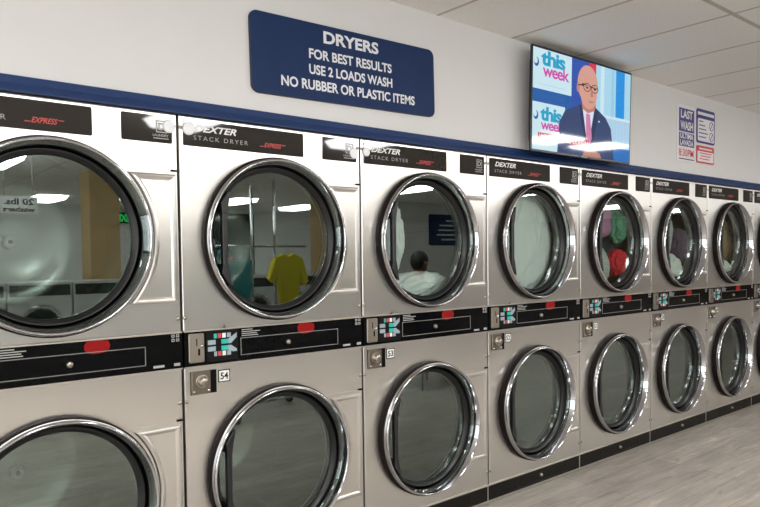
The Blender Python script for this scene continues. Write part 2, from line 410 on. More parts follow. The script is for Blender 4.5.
# ------------------------------------------------------------------ ceiling lights
def troffer():
    t = empty('ceiling_light')
    f = MB()
    for a in ((-.275, .275, -.59, -.56), (-.275, .275, .56, .59), (-.275, -.25, -.56, .56), (.25, .275, -.56, .56)):
        f.box(a[0], a[1], a[2], a[3], -.012, -.0005)
    f.build('light_frame', M['white'], t)
    df = MB(); df.v = [(x, y, -.001) for x, y in ((-.25, -.56), (.25, -.56), (.25, .56), (-.25, .56))]+[(x, y, -.085) for x, y in ((-.20, -.51), (.20, -.51), (.20, .51), (-.20, .51))]
    df.face([7, 6, 5, 4])
    for i in range(4): df.face([i, (i+1) % 4, 4+(i+1) % 4, 4+i][::-1])
    df.build('diffuser', M['lamp'], t, recalc=True)
    return t
LIGHTS = [(-2.6, -2.78), (-.5, -2.78), (1.4, -2.78), (3.3, -2.78), (5.4, -2.48), (6.3, -2.48),
          (.6, -6.44), (7.0, -6.44), (9.3, -5.3), (14.4, -6.95), (-2.6, -6.44),  # middle panel on this line is added to brighten the partition wall
          (2.4, -11.4), (3.7, -10.1), (5.7, -10.2), (7.8, -11), (11, -10.8), (17.3, -7.0)]
tro = troffer()
for i, (x, y) in enumerate(LIGHTS):
    o = tro if i == 0 else copy_tree(tro)
    o.location = (x, y, CEIL)
    if y == -2.48: o.scale = (1, .5, .3)
    tag(o, 'recessed fluorescent ceiling light panel in the tile grid', 'ceiling light', 'recessed ceiling lights')

# ------------------------------------------------------------------ stack dryer
DC, DR_ = .424, .335                     # door centre x, outer radius
ZU, ZL = 1.453, .504
def dryer_proto():
    t = empty('stack_dryer')
    c = MB()
    c.box(.006, .014, .02, 1.0, .1, 1.92); c.box(.866, .874, .02, 1.0, .1, 1.92)
    c.box(.014, .866, .02, 1.0, 1.912, 1.92); c.box(.014, .866, .98, 1.0, .1, 1.912)
    c.box(.014, .866, .05, 1.0, .1, .11); c.box(.014, .866, .05, .98, .96, 1.09)
    c.build('cabinet', M['body'], t)
    for zc, z0, z1, nm in ((ZU, 1.098, 1.922, 'upper'), (ZL, .105, .953, 'lower')):
        p = MB().holeplate(.005, .875, z0, z1, DC, zc, .322, 0.0, .02)
        fp = p.build('front_panel', M['steel'], t)
        # hinge cover beside the door, left edge following the ring
        za, zb = (zc-.252, zc+.254)
        def arcpoly(r, x1, zlo, zhi):
            a1 = math.asin((zhi-zc)/r); a0 = math.asin((zlo-zc)/r)
            P = [(x1, zlo), (x1, zhi)]
            for i in range(25):
                a = a1+(a0-a1)*i/24; P.append((DC+r*math.cos(a), zc+r*math.sin(a)))
            return P
        h = MB().prism(arcpoly(.336, .872, za, zb), -.0025, .0, cham=.001)
        h.bead(arcpoly(.352, .866, za+.008, zb-.014), [(.0, -.0025), (.005, -.0065), (.011, -.0078), (.017, -.0068), (.024, -.0032)])
        hc = h.build('hinge_cover', M['steel'], t, recalc=True)
        MB().box(.848, .873, -.007, -.002, zb-.003, zb+.004).build('hinge_pin', M['darkslot'], hc)
        # screws down the seam
        for x, z in (((.864, 1.148), (.012, 1.148), (.864, 1.875), (.011, 1.875)) if nm == 'upper' else ((.864, .823), (.012, .823), (.864, .178), (.012, .178))):
            MB().lathe([(.0001, -.005), (.005, -.0045), (.0075, -.002), (.008, 0)], x, z, 14).build('screw', M['steel2'], fp)
        # door
        d = MB().lathe([(.3325, -.034), (.3320, -.046), (.3295, -.055), (.3260, -.0592), (.3225, -.0592), (.3190, -.054), (.3110, -.030), (.2975, .006), (.305, .010), (.32, -.004), (.3325, -.034)], DC, zc, 128)
        door = d.build('door', M['chrome'], t)
        MB().lathe([(.3225, .0), (.3370, -.0005), (.3385, -.012), (.3380, -.030), (.3345, -.0365), (.331, -.036)], DC, zc, 128).build('door_seal', M['flange'], door)
        MB().lathe([(.2990, .001), (.2945, .000), (.2925, .005), (.2870, .006), (.2850, .013), (.2795, .015), (.2785, .020), (.2785, .030), (.300, .030), (.299, .010)], DC, zc, 128).build('gasket', M['gasket'], door)
        MB().lathe([(.0001, .020), (.2785, .020), (.2785, .025), (.0001, .025)], DC, zc, 96, sm=False).build('door_glass', M['glass'], door)
        # handle: vertical bar with two wedge mounts on the left of the ring
        hb = MB()
        hx = DC-.258
        hb.prism(rrect(hx-.011, hx+.011, zc-.125, zc+.125, .008), -.048, -.026, cham=.004)
        for sgn in (1, -1):
            P = [(hx-.011, zc+sgn*.10), (hx+.011, zc+sgn*.10), (hx+.020, zc+sgn*.150), (hx+.027, zc+sgn*.190), (hx+.014, zc+sgn*.184), (hx-.018, zc+sgn*.138)]
            if sgn < 0: P = P[::-1]
            hb.prism(P, -.05, .012, cham=.003)
        hb.build('door_handle', M['handle'], door)
        # collar, drum, back
        col = MB().lathe([(.320, .022), (.32, .034), (.284, .036), (.286, .06), (.30, .092), (.32, .094)], DC, zc, 96).build('door_collar', M['gasket'], t)
        dr = MB().lathe([(.30, .096), (.398, .098), (.40, .11), (.40, .60), (.385, .62)], 0, 0, 96, sm=True)
        drum = dr.build('drum', M['drum'], t, (DC, 0, zc))
        bk = MB().lathe([(.385, .621), (.30, .621), (.28, .612), (.20, .612), (.18, .63), (.07, .63), (.0001, .63)], 0, 0, 96)
        bk.build('drum_back', M['drumback'], drum)
        MB().lathe([(.026, .629), (.026, .612), (.022, .608), (.010, .608), (.0001, .608)], 0, 0, 40).lathe([(.008, .607), (.008, .600), (.0001, .600)], 0, 0, 20, m=1).build('drum_hub', [M['white'], M['darkslot']], drum)
        for k in range(3):
            a = math.radians(298+120*k) if nm == 'lower' else math.radians(256+120*k)
            u = Vector((math.cos(a), 0, math.sin(a))); v = Vector((-u.z, 0, u.x))
            bf = MB(); q = []
            for y in (.125, .595):
                for (rr, ss) in ((.397, -.05), (.32, -.022), (.32, .022), (.397, .05)):
                    pt = u*rr+v*ss; bf.v.append((pt.x, y, pt.z))
            for i in range(3): bf.face([i, i+1, i+5, i+4])
            bf.face([3, 2, 1, 0]); bf.face([4, 5, 6, 7])
            bf.build('drum_baffle', M['drumback'], drum, recalc=True)
    # header nameplates
    p = MB().prism(rrect(.020, .567, 1.808, 1.908, .006), -.003, 0, cham=.001).build('nameplate', M['plate'], t)
    MB().text('DEXTER', .064, .246, 1.878, .026, -.0036, 0, shear=.35, bold=.03).build('maker_lettering', M['white'], p)
    MB().text('STACK DRYER', .062, .297, 1.841, .017, -.0036, 0, bold=.0, space=1.35).build('type_lettering', M['ltgrey'], p)
    l = MB().text('EXPRESS', .372, .455, 1.842, .019, -.0036, 0, shear=.4, bold=.02)
    l.box(.352, .370, -.0037, -.0032, 1.834, 1.837); l.box(.457, .475, -.0037, -.0032, 1.846, 1.849)
    l.build('series_lettering', M['printred'], p)
    p = MB().prism(rrect(.667, .857, 1.808, 1.908, .006), -.003, 0, cham=.001).build('nameplate', M['plate'], t)
    l = MB().frame(.795, .838, 1.845, 1.890, .004, -.0037, -.0032)
    l.text('D', .803, .830, 1.868, .026, -.0036, 0, bold=.03)
    l.text('LAUNDRY', .782, .842, 1.835, .009, -.0036, 0, bold=.02); l.box(.784, .842, -.0037, -.0032, 1.822, 1.8255)
    l.build('emblem', M['ltgrey'], p)
    # control strip
    cp = MB().box(.004, .876, -.006, .02, .959, 1.093)
    cp.box(.004, .876, -.010, .02, 1.093, 1.098, 1); cp.box(.004, .876, -.008, .02, .953, .959, 1)
    cp = cp.build('control_panel', [M['black'], M['lip']], t)
    l = MB().frame(.244, .734, .982, 1.053, .0028, -.0075, -.006)
    l.build('lint_drawer', M['ltgrey2'], cp)
    MB().lathe([(.0001, -.018), (.008, -.018), (.011, -.014), (.0115, -.006)], .468, 1.017, 24).build('drawer_lock', M['steel2'], cp)
    MB().prism([(.528, 1.050), (.545, 1.045), (.57, 1.046), (.592, 1.049), (.604, 1.058), (.607, 1.072), (.601, 1.088), (.575, 1.0915), (.55, 1.092), (.526, 1.089), (.517, 1.076), (.519, 1.060)], -.0068, -.006).build('red_sticker', M['red'], cp)
    l = MB()
    for i, (a, b) in enumerate(((.25, .30), (.25, .335), (.25, .32), (.25, .325))): l.box(a, b, -.0066, -.006, 1.083-.008*i, 1.0865-.008*i)
    l.build('instruction_print', M['ltgrey'], cp); l = MB()
    for x in (.834, .852):
        for z in (1.062, 1.078): l.frame(x, x+.012, z, z+.011, .003, -.0066, -.006)
    l.build('symbol_print', M['ltgrey'], cp)
    MB().box(.762, .804, -.0066, -.006, .969, .978).build('rating_label', M['ltgrey'], cp); MB().box(.842, .866, -.0066, -.006, .969, .980).build('rating_label', M['ltgrey'], cp)
    MB().tube([(.172, -.004, 1.100), (.172, -.016, 1.104), (.166, -.020, 1.110)], .004, 8).build('panel_latch', M['steel2'], cp)
    # coin plate
    k = MB().prism(rrect(.020, .084, .972, 1.086, .007), -.013, -.006, cham=.002); k.build('coin_plate', M['steel2'], cp)
    k = MB().prism(rrect(.050, .054, 1.038, 1.066, .0015, 3), -.0138, -.013); k.prism(rrect(.057, .065, 1.0, 1.026, .002, 3), -.0138, -.013)
    k.lathe([(.0001, -.016), (.006, -.0155), (.007, -.013)], .074, 1.036, 16, m=1)
    k.build('coin_slot', [M['darkslot'], M['chrome']], cp)
    # instruction decal
    U = lambda x: .094+(x-290)/200*.138
    V = lambda y: 1.092-(y-130)/200*.122
    d = MB().box(.094, .232, -.0066, -.006, .969, 1.091, 0)
    def q(xa, xb, ya, yb, m): d.box(U(xa), U(xb), -.0074, -.0066, V(yb), V(ya), m)
    for (xa, xb, m) in ((338, 356, 1), (362, 384, 4), (390, 412, 3), (420, 444, 2)): q(xa, xb, 152, 182, m); q(xa, xb, 268, 298, m if m != 1 else 2)
    for (ya, yb) in ((192, 222), (234, 264)):
        q(300, 348, ya, yb, 2); q(384, 428, ya, yb, 1)
    d.prism([(U(428), V(222)), (U(445), V(222)), (U(482), V(185)), (U(482), V(155)), (U(460), V(170)), (U(428), V(192))], -.0074, -.0066, 2)
    d.prism([(U(428), V(264)), (U(428), V(234)), (U(445), V(234)), (U(482), V(262)), (U(482), V(278)), (U(455), V(278))], -.0074, -.0066, 2)
    d.frame(.096, .230, .971, 1.089, .0015, -.0072, -.0066, 5)
    d.build('instruction_decal', [M['blackprint'], M['teal'], M['bluegrey'], M['white'], M['printred'], M['kick']], cp)
    # lock box under the strip
    b = MB().box(.028, .137, -.002, .0, .846, .937, 1); b.prism(rrect(.029, .108, .848, .936, .003), -.012, -.002, 0, cham=.002)
    lb = b.build('coin_box', [M['lockplate'], M['darkslot']], t)
    MB().lathe([(.026, -.012), (.027, -.016), (.024, -.019), (.019, -.017), (.018, -.015), (.0165, -.015), (.0165, -.034), (.014, -.037), (.0001, -.037)], .070, .898, 32).build('lock_knob', M['steel2'], lb)
    for x, z in ((.098, .86), (.04, .86)): MB().lathe([(.0001, -.016), (.005, -.0155), (.006, -.012)], x, z, 12).build('screw', M['chrome'], lb)
    # kick plate
    k = MB().box(.002, .878, .004, .06, .014, .100); kp = k.build('kick_plate', M['kick'], t)
    l = MB().box(0, .88, -.006, .05, .099, .106); l.box(0, .88, -.004, .05, .006, .014); l.box(.873, .8785, .001, .01, .014, .099)
    l.build('kick_rail', M['lip'], kp)
    MB().frame(.245, .735, .026, .088, .002, .0028, .004).build('service_drawer', M['plate'], kp)
    MB().lathe([(.0001, -.010), (.008, -.010), (.0105, -.004), (.0105, .004)], .472, .058, 20).build('drawer_lock', M['steel2'], kp)
    return t
proto = dryer_proto()
DL = ['stainless stack dryer cut off by the photo\'s left edge, first of the row',
      'stainless stack dryer numbered 54 below the left part of the blue sign',
      'stainless stack dryer numbered 53 with white sheets low in its upper window',
      'stainless stack dryer whose upper window is filled with white fabric',
      'stainless stack dryer with mauve, grey and red clothes in its upper window',
      'stainless stack dryer with black and white clothes in its upper window',
      'stainless stack dryer with tan and blue cloth in its upper window',
      'stainless stack dryer cut off by the photo\'s right edge, last of the row']
dryers = []
for i in range(8):
    dryers.append(proto if i == 0 else copy_tree(proto))
for i, o in enumerate(dryers):
    o.location = ((i-1)*W, 0, 0)
    tag(o, DL[i], 'dryer', 'stack dryers along the wall')
    npl = MB().box(.145, .197, -.0012, 0, .882, .932, 0); npl.box(.149, .193, -.0018, -.0012, .886, .928, 1)
    npl.text(str(55-i), .154, .188, .907, .028, -.0024, 0, bold=.02)
    npl.build('number_plate', [M['blackprint'], M['white']], o)
    dots = {0: [(.845, 1.871)], 1: [(.042, 1.872), (.842, 1.848)], 2: [(.034, 1.861)]}.get(i, [])
    for x, z in dots:
        MB().prism(disc(x, z, .024 if i < 2 else .020, 28), -.009, -.003, cham=.003).build('white_sticker', M['sticker'], o)

# ------------------------------------------------------------------ laundry in the drums
def cloth(name, seed, c, rad, mat, label, group, fold=(0, 0, 1), amp=.22, sub=5, tw=0., sq=1):
    k_ = round((c[0]-DC)/W); dc = (k_*W+DC, ZU)
    bm = bmesh.new(); bmesh.ops.create_icosphere(bm, subdivisions=sub, radius=1)
    so = Vector((seed*7.13, seed*3.7, seed*1.9)); F = Vector(fold).normalized()
    for v in bm.verts:
        p = v.co.copy(); q = p.copy()
        if tw:
            a = tw*p.length*p.z; q = Vector((p.x*math.cos(a)-p.z*math.sin(a), p.y, p.x*math.sin(a)+p.z*math.cos(a)))
        q2 = q - F*(q.dot(F)*.72)                       # folds run along F
        n1 = noise.noise(p*1.4+so); w = noise.noise(p*2+so*2)*.5
        rd = 1-abs(noise.noise(q2*3.2+so+Vector((w, w, w))))*2
        r2 = 1-abs(noise.noise(q2*7.5+so*1.3+Vector((w, 0, w))))*2
        r3 = 1-abs(noise.noise(q2*15+so*.7+Vector((w, w, 0))))*2
        v.co = p*(1+amp*.8*n1+amp*.8*rd+amp*.42*r2+amp*.14*r3)
        if sq != 1: v.co.y = math.copysign(abs(v.co.y)**sq, v.co.y)
        v.co.x *= rad[0]; v.co.y *= rad[1]; v.co.z *= rad[2]
        wx, wy, wz = c[0]+v.co.x-dc[0], c[1]+v.co.y, c[2]+v.co.z-dc[1]         # stay inside the drum and behind the glass
        wy = max(wy, .034+.012*noise.noise(p*9+so)+.01); lim = .272 if wy < .10 else .272+min(.108, (wy-.10)*2.5)
        q_ = math.hypot(wx, wz)
        if q_ > lim: wx *= lim/q_; wz *= lim/q_
        v.co = Vector((wx+dc[0]-c[0], wy-c[1], wz+dc[1]-c[2]))
    me = bpy.data.meshes.new(name); bm.to_mesh(me); bm.free(); me.materials.append(mat)
    for p in me.polygons: p.use_smooth = True
    o = bpy.data.objects.new(name, me); COL.objects.link(o); o.location = c
    return tag(o, label, 'laundry', group)
def drumpos(i, dx, y, dz, up=True): return ((i-1)*W+DC+dx, y, (ZU if up else ZL)+dz)
G = 'laundry in the upper drums'
WHT = M['cloth_white']
cloth('bed_sheet', 1, drumpos(2, .12, .22, -.262), (.23, .11, .085), WHT, 'white sheets lying low in the upper drum of dryer 53', G, (1, .2, .3))
cloth('bed_sheet', 2, drumpos(2, -.06, .22, .03), (.05, .07, .17), WHT, 'white sheet tumbling up the left side of dryer 53\'s upper window', G, (.2, 0, 1))
cloth('bed_sheet', 3, drumpos(3, .03, .215, 0), (.34, .125, .36), WHT, 'white fabric filling the upper window left of the television', G, (.45, 0, 1), amp=.20, sub=6, sq=.5)
cloth('shirt', 4, drumpos(4, -.06, .10, .15), (.11, .042, .10), M['cloth_mauve'], 'mauve garment at the top of the coloured load', G, amp=.3)
cloth('shirt', 5, drumpos(4, .17, .10, .11), (.085, .04, .09), M['cloth_green'], 'pale green garment at upper right of the coloured load', G, amp=.3)
cloth('sweater', 6, drumpos(4, .07, .215, -.02), (.26, .045, .14), M['cloth_grey'], 'dark grey garment in the middle of the coloured load', G, (1, 0, .2), amp=.3)
cloth('shirt', 7, drumpos(4, .15, .09, -.14), (.09, .04, .075), M['cloth_red'], 'red garment at lower right of the coloured load', G, amp=.32)
cloth('towel', 8, drumpos(4, -.08, .09, -.17), (.085, .04, .10), M['cloth_palegrey'], 'pale grey towel at lower left of the coloured load', G, amp=.32)
cloth('trousers', 9, drumpos(5, .13, .205, .06), (.22, .04, .18), M['cloth_black'], 'black garment in the black and white load', G, amp=.3)
cloth('towel', 10, drumpos(5, -.06, .09, .06), (.055, .04, .13), M['cloth_palegrey'], 'pale towel hanging upright in the black and white load', G, amp=.3)
cloth('bed_sheet', 11, drumpos(5, .02, .10, -.20), (.15, .05, .085), WHT, 'white cloth lying at the bottom of the black and white load', G, (1, 0, 0), amp=.3)
cloth('shirt', 12, drumpos(5, .16, .09, -.02), (.08, .042, .10), M['cloth_purple'], 'dull purple garment at the right of the black and white load', G, amp=.3)
cloth('blanket', 13, drumpos(6, .06, .175, .03), (.27, .045, .21), M['cloth_tan'], 'tan blanket filling the upper window near the right end', G, amp=.25)
cloth('shirt', 14, drumpos(6, -.09, .072, .15), (.06, .028, .06), M['cloth_blue'], 'blue garment at upper left of the tan load', G, amp=.3)
cloth('towel', 15, drumpos(6, .0, .085, -.20), (.13, .035, .055), WHT, 'white towel under the tan blanket', G, amp=.3)

# ------------------------------------------------------------------ wall sign
sg = empty('wall_sign', (.832, 0, 2.228)); sg.rotation_euler = (0, -math.radians(1.15), 0)
tag(sg, 'large blue DRYERS sign with rounded corners and white lettering on the wall', 'sign')
MB().prism(rrect(-.520, .520, -.166, .166, .035, 8), -.014, -.001, 0, cham=.0015, mside=1).build('sign_board', [M['signblue'], M['signedge']], sg)
l = MB()
sc = 1.04/700.      # photo-measured layout on the board
l.text('DRYERS', -.157, .157, .114, .054, -.0146, 0, bold=.035)
l.text('FOR BEST RESULTS', -.236, .236, .033, .043, -.0146, 0, bold=.028)
l.text('USE 2 LOADS WASH', -.238, .238, -.034, .043, -.0146, 0, bold=.028)
l.text('NO RUBBER OR PLASTIC ITEMS', -.381, .381, -.101, .044, -.0146, 0, bold=.028)
l.build('sign_lettering', M['letter'], sg)

# ------------------------------------------------------------------ posters
p = empty('wall_poster', (4.021, 0, 2.276)); tag(p, 'tall navy and white LAST WASH notice with red closing time', 'poster', 'notices right of the television')
MB().box(-.139, .139, -.006, -.001, -.210, .210).build('poster_sheet', M['paper'], p)
l = MB().box(-.108, .132, -.0068, -.006, .012, .185, 0); l.box(-.108, .132, -.0068, -.006, -.098, .004, 0)
l.text('LAST', -.082, .106, .142, .062, -.0074, 1, bold=.03); l.text('WASH', -.088, .112, .058, .066, -.0074, 1, bold=.03)
l.text('ULTIMA', -.092, .118, -.020, .042, -.0074, 1, bold=.03); l.text('LAVADA', -.092, .118, -.070, .042, -.0074, 1, bold=.03)
l.text('8:30PM', -.112, .122, -.145, .056, -.0074, 2, bold=.01)
l.box(-.105, .130, -.0068, -.006, -.196, -.189, 3)
l.build('poster_print', [M['navy'], M['paper'], M['posterred'], M['blackprint']], p)
p = empty('wall_poster', (4.352, 0, 2.361)); tag(p, 'small navy framed notice with two circled symbols', 'poster', 'notices right of the television')
MB().prism(rrect(-.153, .153, -.131, .131, .02), -.006, -.001).build('poster_sheet', M['navy'], p)
l = MB().prism(rrect(-.138, .138, -.116, .058, .01), -.0068, -.006, 0); l.box(-.138, .138, -.0068, -.006, .085, .108, 0)
for i, (a, b) in enumerate(((-.12, -.05), (-.12, -.02), (-.12, 0.0), (-.12, .03), (-.12, .0))): l.box(a, b, -.0074, -.0068, .032-.03*i, .040-.03*i, 1)
for z in (.012, -.072):
    l.lathe([(.036, -.0076), (.030, -.0076), (.030, -.0068), (.036, -.0068)], .092, z, 28, m=1, sm=False, closed=True)
    l.prism([(.072, z-.022), (.077, z-.027), (.112, z+.022), (.107, z+.027)], -.0076, -.0068, 1)
l.build('poster_print', [M['paper'], M['navy']], p)
p = empty('wall_poster', (4.347, 0, 2.142)); tag(p, 'small red framed notice under the navy framed one', 'poster', 'notices right of the television')
MB().prism(rrect(-.148, .148, -.067, .067, .014), -.006, -.001).build('poster_sheet', M['posterred'], p)
l = MB().prism(rrect(-.136, .136, -.056, .024, .006), -.0068, -.006, 0)
l.box(-.11, .11, -.0068, -.006, .038, .050, 0)
for i, (a, b) in enumerate(((-.10, .10), (-.085, .085), (-.10, .06))): l.box(a, b, -.0074, -.0068, .006-.022*i, .013-.022*i, 1)
l.build('poster_print', [M['paper'], M['posterred']], p)

# ------------------------------------------------------------------ television
TW, TH = 1.034, .591
tv = empty('television', (2.544, -.10, 2.253)); tv.rotation_euler = (.022, 0, -.009)
tag(tv, 'flat wall television showing a bald man in a navy suit', 'television')
hw, hh = TW/2, TH/2
c = MB().prism(rrect(-hw, hw, -hh, hh, .008), 0, .010, 0, cham=.002); c.prism(inset(rrect(-.46, .46, -.24, .24, .02), 0), .010, .058, 0, cham=.03)
c.build('tv_case', M['tvblack'], tv)
MB().box(-.2, .2, .06, .092, -.12, .1).build('wall_bracket', M['kick'], tv)
TVC = {'bg': (150, 205, 235), 'card': (205, 233, 243), 'band': (24, 92, 168), 'dblue': (36, 78, 172), 'red': (214, 40, 72), 'pale': (168, 216, 238),
       'stripe': (20, 144, 224), 'ivory': (176, 206, 232), 'deep': (28, 112, 190), 'skin': (214, 158, 142), 'skin2': (190, 128, 112), 'suit': (44, 66, 110), 'suit2': (30, 48, 86),
       'shirt': (222, 228, 244), 'tie': (206, 126, 172), 'dark': (40, 34, 40), 'teal': (0, 160, 200), 'mag': (206, 66, 168), 'banner': (204, 60, 74), 'white': (238, 240, 244)}
keys = list(TVC); EM = [emis('screen_'+k, rgb(*TVC[k]), .85) for k in keys]
def K(k): return keys.index(k)
s = MB(); bx, bz = hw-.012, hh-.013
def SX(u): return -bx+2*bx*u
def SZ(v): return bz-2*bz*v
LV = [0]
def rect(u0, u1, v0, v1, k, lv=1):
    y = -.0005-lv*.00025; b = len(s.v); s.v += [(SX(u0), y, SZ(v1)), (SX(u1), y, SZ(v1)), (SX(u1), y, SZ(v0)), (SX(u0), y, SZ(v0))]; s.face([b, b+1, b+2, b+3], K(k))
def poly(P, k, lv):
    y = -.0005-lv*.00025; b = len(s.v); s.v += [(SX(u), y, SZ(v)) for u, v in P]; s.face([b+i for i in range(len(P))], K(k))
def ell(cu, cv, ru, rv, k, lv, n=28): poly([(cu+ru*math.cos(2*PI*i/n), cv-rv*math.sin(2*PI*i/n)) for i in range(n)], k, lv)
rect(0, 1, 0, 1, 'bg', 0)
rect(0, .36, 0, .40, 'card'); rect(0, .34, .40, .53, 'band'); rect(.0, .30, .53, 1, 'card'); rect(.30, .36, .40, 1, 'band')
rect(.36, .54, 0, .52, 'dblue'); rect(.54, .61, 0, .50, 'red'); rect(.61, .83, 0, .58, 'pale'); rect(.66, .70, 0, .55, 'card', 2); rect(.78, .81, 0, .55, 'bg', 2); rect(.83, .93, 0, .52, 'stripe'); rect(.93, 1, 0, .55, 'pale')
rect(.66, 1, .52, .86, 'ivory'); rect(.66, 1, .52, .55, 'card', 2); rect(.66, 1, .86, 1, 'deep')
for i in range(8): rect(.68+.04*i, .692+.04*i, .58, .84, 'pale', 2)
poly([(.23, 1), (.25, .68), (.30, .56), (.44, .47), (.62, .47), (.72, .55), (.78, .66), (.82, 1)], 'suit', 3)
poly([(.46, .47), (.50, .74), (.545, .93), (.56, .74), (.60, .46), (.53, .52)], 'shirt', 4)
poly([(.51, .545), (.55, .545), (.575, .80), (.545, .90), (.515, .80)], 'tie', 5)
poly([(.44, .46), (.47, .47), (.535, .92), (.50, .86)], 'suit2', 5); poly([(.61, .46), (.64, .50), (.60, .80), (.55, .93)], 'suit2', 5)
poly([(.46, .36), (.60, .36), (.60, .50), (.53, .54), (.47, .50)], 'skin2', 5)
ell(.523, .235, .105, .20, 'skin', 6); ell(.535, .34, .085, .155, 'skin', 6); ell(.425, .29, .016, .05, 'skin2', 6)
poly([(.46, .235), (.625, .255), (.625, .27), (.46, .25)], 'dark', 8)
for cu in (.515, .595):
    ell(cu, .268, .038, .046, 'dark', 7); ell(cu, .268, .032, .038, 'skin', 8); ell(cu, .272, .012, .010, 'dark', 9)
poly([(.425, .255), (.48, .25), (.48, .262), (.425, .268)], 'dark', 7)
poly([(.553, .28), (.565, .28), (.585, .355), (.55, .36)], 'skin2', 8); poly([(.53, .405), (.59, .405), (.575, .425), (.54, .425)], 'skin2', 8)
poly([(.48, 1), (.50, .94), (.58, .92), (.66, .95), (.68, 1)], 'skin2', 6); poly([(.64, .60), (.655, .595), (.655, .61), (.64, .615)], 'white', 6)
rect(.07, .25, .795, .82, 'white', 6); rect(.05, .54, .83, .90, 'banner', 6)
y7 = -.0005-7*.00025
s.text('this', SX(.07), SX(.295), SZ(.085), .085, y7, K('teal'), bold=.035, space=.9); s.text('week', SX(.085), SX(.335), SZ(.205), .072, y7, K('mag'), bold=.02, space=.9)
s.text('this', SX(.07), SX(.27), SZ(.635), .080, -.0005-2*.00025, K('teal'), bold=.035, space=.9); s.text('week', SX(.075), SX(.29), SZ(.745), .060, -.0005-2*.00025, K('mag'), bold=.02, space=.9)
s.text('WILL MICHAEL COHEN', SX(.06), SX(.53), SZ(.865), .028, -.0005-8*.00025, K('white'), bold=.015)
for v in (.14, .66): ell(.03, v, .022, .045, 'band', 2); ell(.024, v-.012, .016, .032, 'card', 3)
rect(.05, .30, .345, .352, 'pale', 2)
s.build('screen_picture', EM, tv)
MB().box(-.03, .03, -.003, 0, -hh+.003, -hh+.010).build('badge', M['ltgrey'], tv)

# ------------------------------------------------------------------ across the aisle (seen mirrored in the door glass)
def washer_proto():
    t = empty('front_loading_washer')
    zc = .62
    MB().holeplate(-.35, .35, .08, 1.12, 0, zc, .22, 0, .02).box(-.35, .35, .02, .75, .08, 1.12).build('cabinet', M['washer'], t)
    MB().box(-.35, .35, .03, .7, 0, .08).build('kick_plate', M['kick'], t)
    d = MB().lathe([(.235, 0), (.24, -.03), (.22, -.045), (.19, -.03), (.185, 0)], 0, zc, 48).build('door', M['chrome'], t)
    MB().lathe([(.19, -.012), (.0001, -.02)], 0, zc, 48).build('door_glass', M['night'], d)
    MB().box(.2, .26, -.06, -.02, zc-.05, zc+.05).build('door_handle', M['handle'], d)
    MB().box(-.33, .33, -.008, 0, .96, 1.09).build('control_panel', M['plate'], t)
    return t
wp = washer_proto()
for i in range(13):
    o = wp if i == 0 else copy_tree(wp)
    o.location = (-2.6+.72*i, -6.2, 0); o.rotation_euler = (0, 0, PI)
    tag(o, 'white front loading washer in the row across the aisle', 'washer', 'washers across the aisle')
# hanging notice over the washers
hs = empty('hanging_sign', (.82, -6.3, 2.03)); hs.rotation_euler = (0, 0, PI); tag(hs, 'white hanging sign reading 20 lbs washers above the washer row', 'sign')
MB().box(-.2, .2, -.006, .006, -.1, .1).build('sign_board', M['paper'], hs)
MB().text('20 lbs.', -.16, .16, .04, .075, -.0065, 0, bold=.03).text('washers', -.17, .17, -.05, .06, -.0065, 0, bold=.03).build('sign_lettering', M['blackprint'], hs)
MB().tube([(-.15, 0, .1), (-.15, 0, CEIL-2.03)], .003, 6).tube([(.15, 0, .1), (.15, 0, CEIL-2.03)], .003, 6).build('hanging_wires', M['ltgrey'], hs)
es = empty('exit_sign', (4.35, YB, 2.32)); es.rotation_euler = (0, 0, PI); tag(es, 'green lit EXIT sign high on the far wall', 'sign')
MB().box(-.20, .20, -.05, 0, -.12, .12).build('sign_case', M['kick'], es)
MB().text('EXIT', -.17, .17, 0, .17, -.0505, 0, bold=.05).build('sign_lettering', M['green_lit'], es)
bs = empty('wall_sign', (10.7, -8.75, 1.98)); bs.rotation_euler = (0, 0, PI); tag(bs, 'large blue notice board with rows of print on the partition wall', 'sign')
MB().prism(rrect(-.85, .85, -.36, .36, .05), -.014, -.001).build('sign_board', M['signblue'], bs)
l = MB()
for i, w in enumerate((.3, .5, .55, .6, .45)): l.box(-w, w, -.0155, -.014, .2-.11*i, .235-.11*i)
l.build('sign_lettering', M['letter'], bs)

# rolling laundry cart with a hanging rail
ct = empty('laundry_cart', (1.98, -2.75, 0)); tag(ct, 'chrome laundry cart with hanging rail across the aisle', 'cart')
f = MB()
for x in (-.42, .42):
    for y in (-.25, .25): f.tube([(x, y, .14), (x, y, .75)], .012)
for z in (.16, .45, .75): f.tube([(-.42, -.25, z), (.42, -.25, z), (.42, .25, z), (-.42, .25, z), (-.42, -.25, z)], .008)
for k in range(1, 12): f.tube([(-.42+.07*k, -.25, .16), (-.42+.07*k, .25, .16)], .003, 6); f.tube([(-.42+.07*k, .25, .16), (-.42+.07*k, .25, .75)], .003, 6); f.tube([(-.42+.07*k, -.25, .16), (-.42+.07*k, -.25, .75)], .003, 6)
f.build('basket', M['chrome'], ct)
MB().tube([(-.10, 0, .16), (-.10, 0, 2.0)], .013).tube([(.13, 0, .16), (.13, 0, 2.08)], .013).tube([(-.56, 0, 1.48), (.46, 0, 1.48)], .011).build('hanging_rail', M['chrome'], ct)
for x in (-.4, .4):
    for y in (-.23, .23): MB().tube([(x-.012, y, .06), (x+.012, y, .06)], .058, 18).tube([(x, y, .06), (x, y, .15)], .01, 6).build('caster', M['handle'], ct)
sh = MB(); n_ = 20
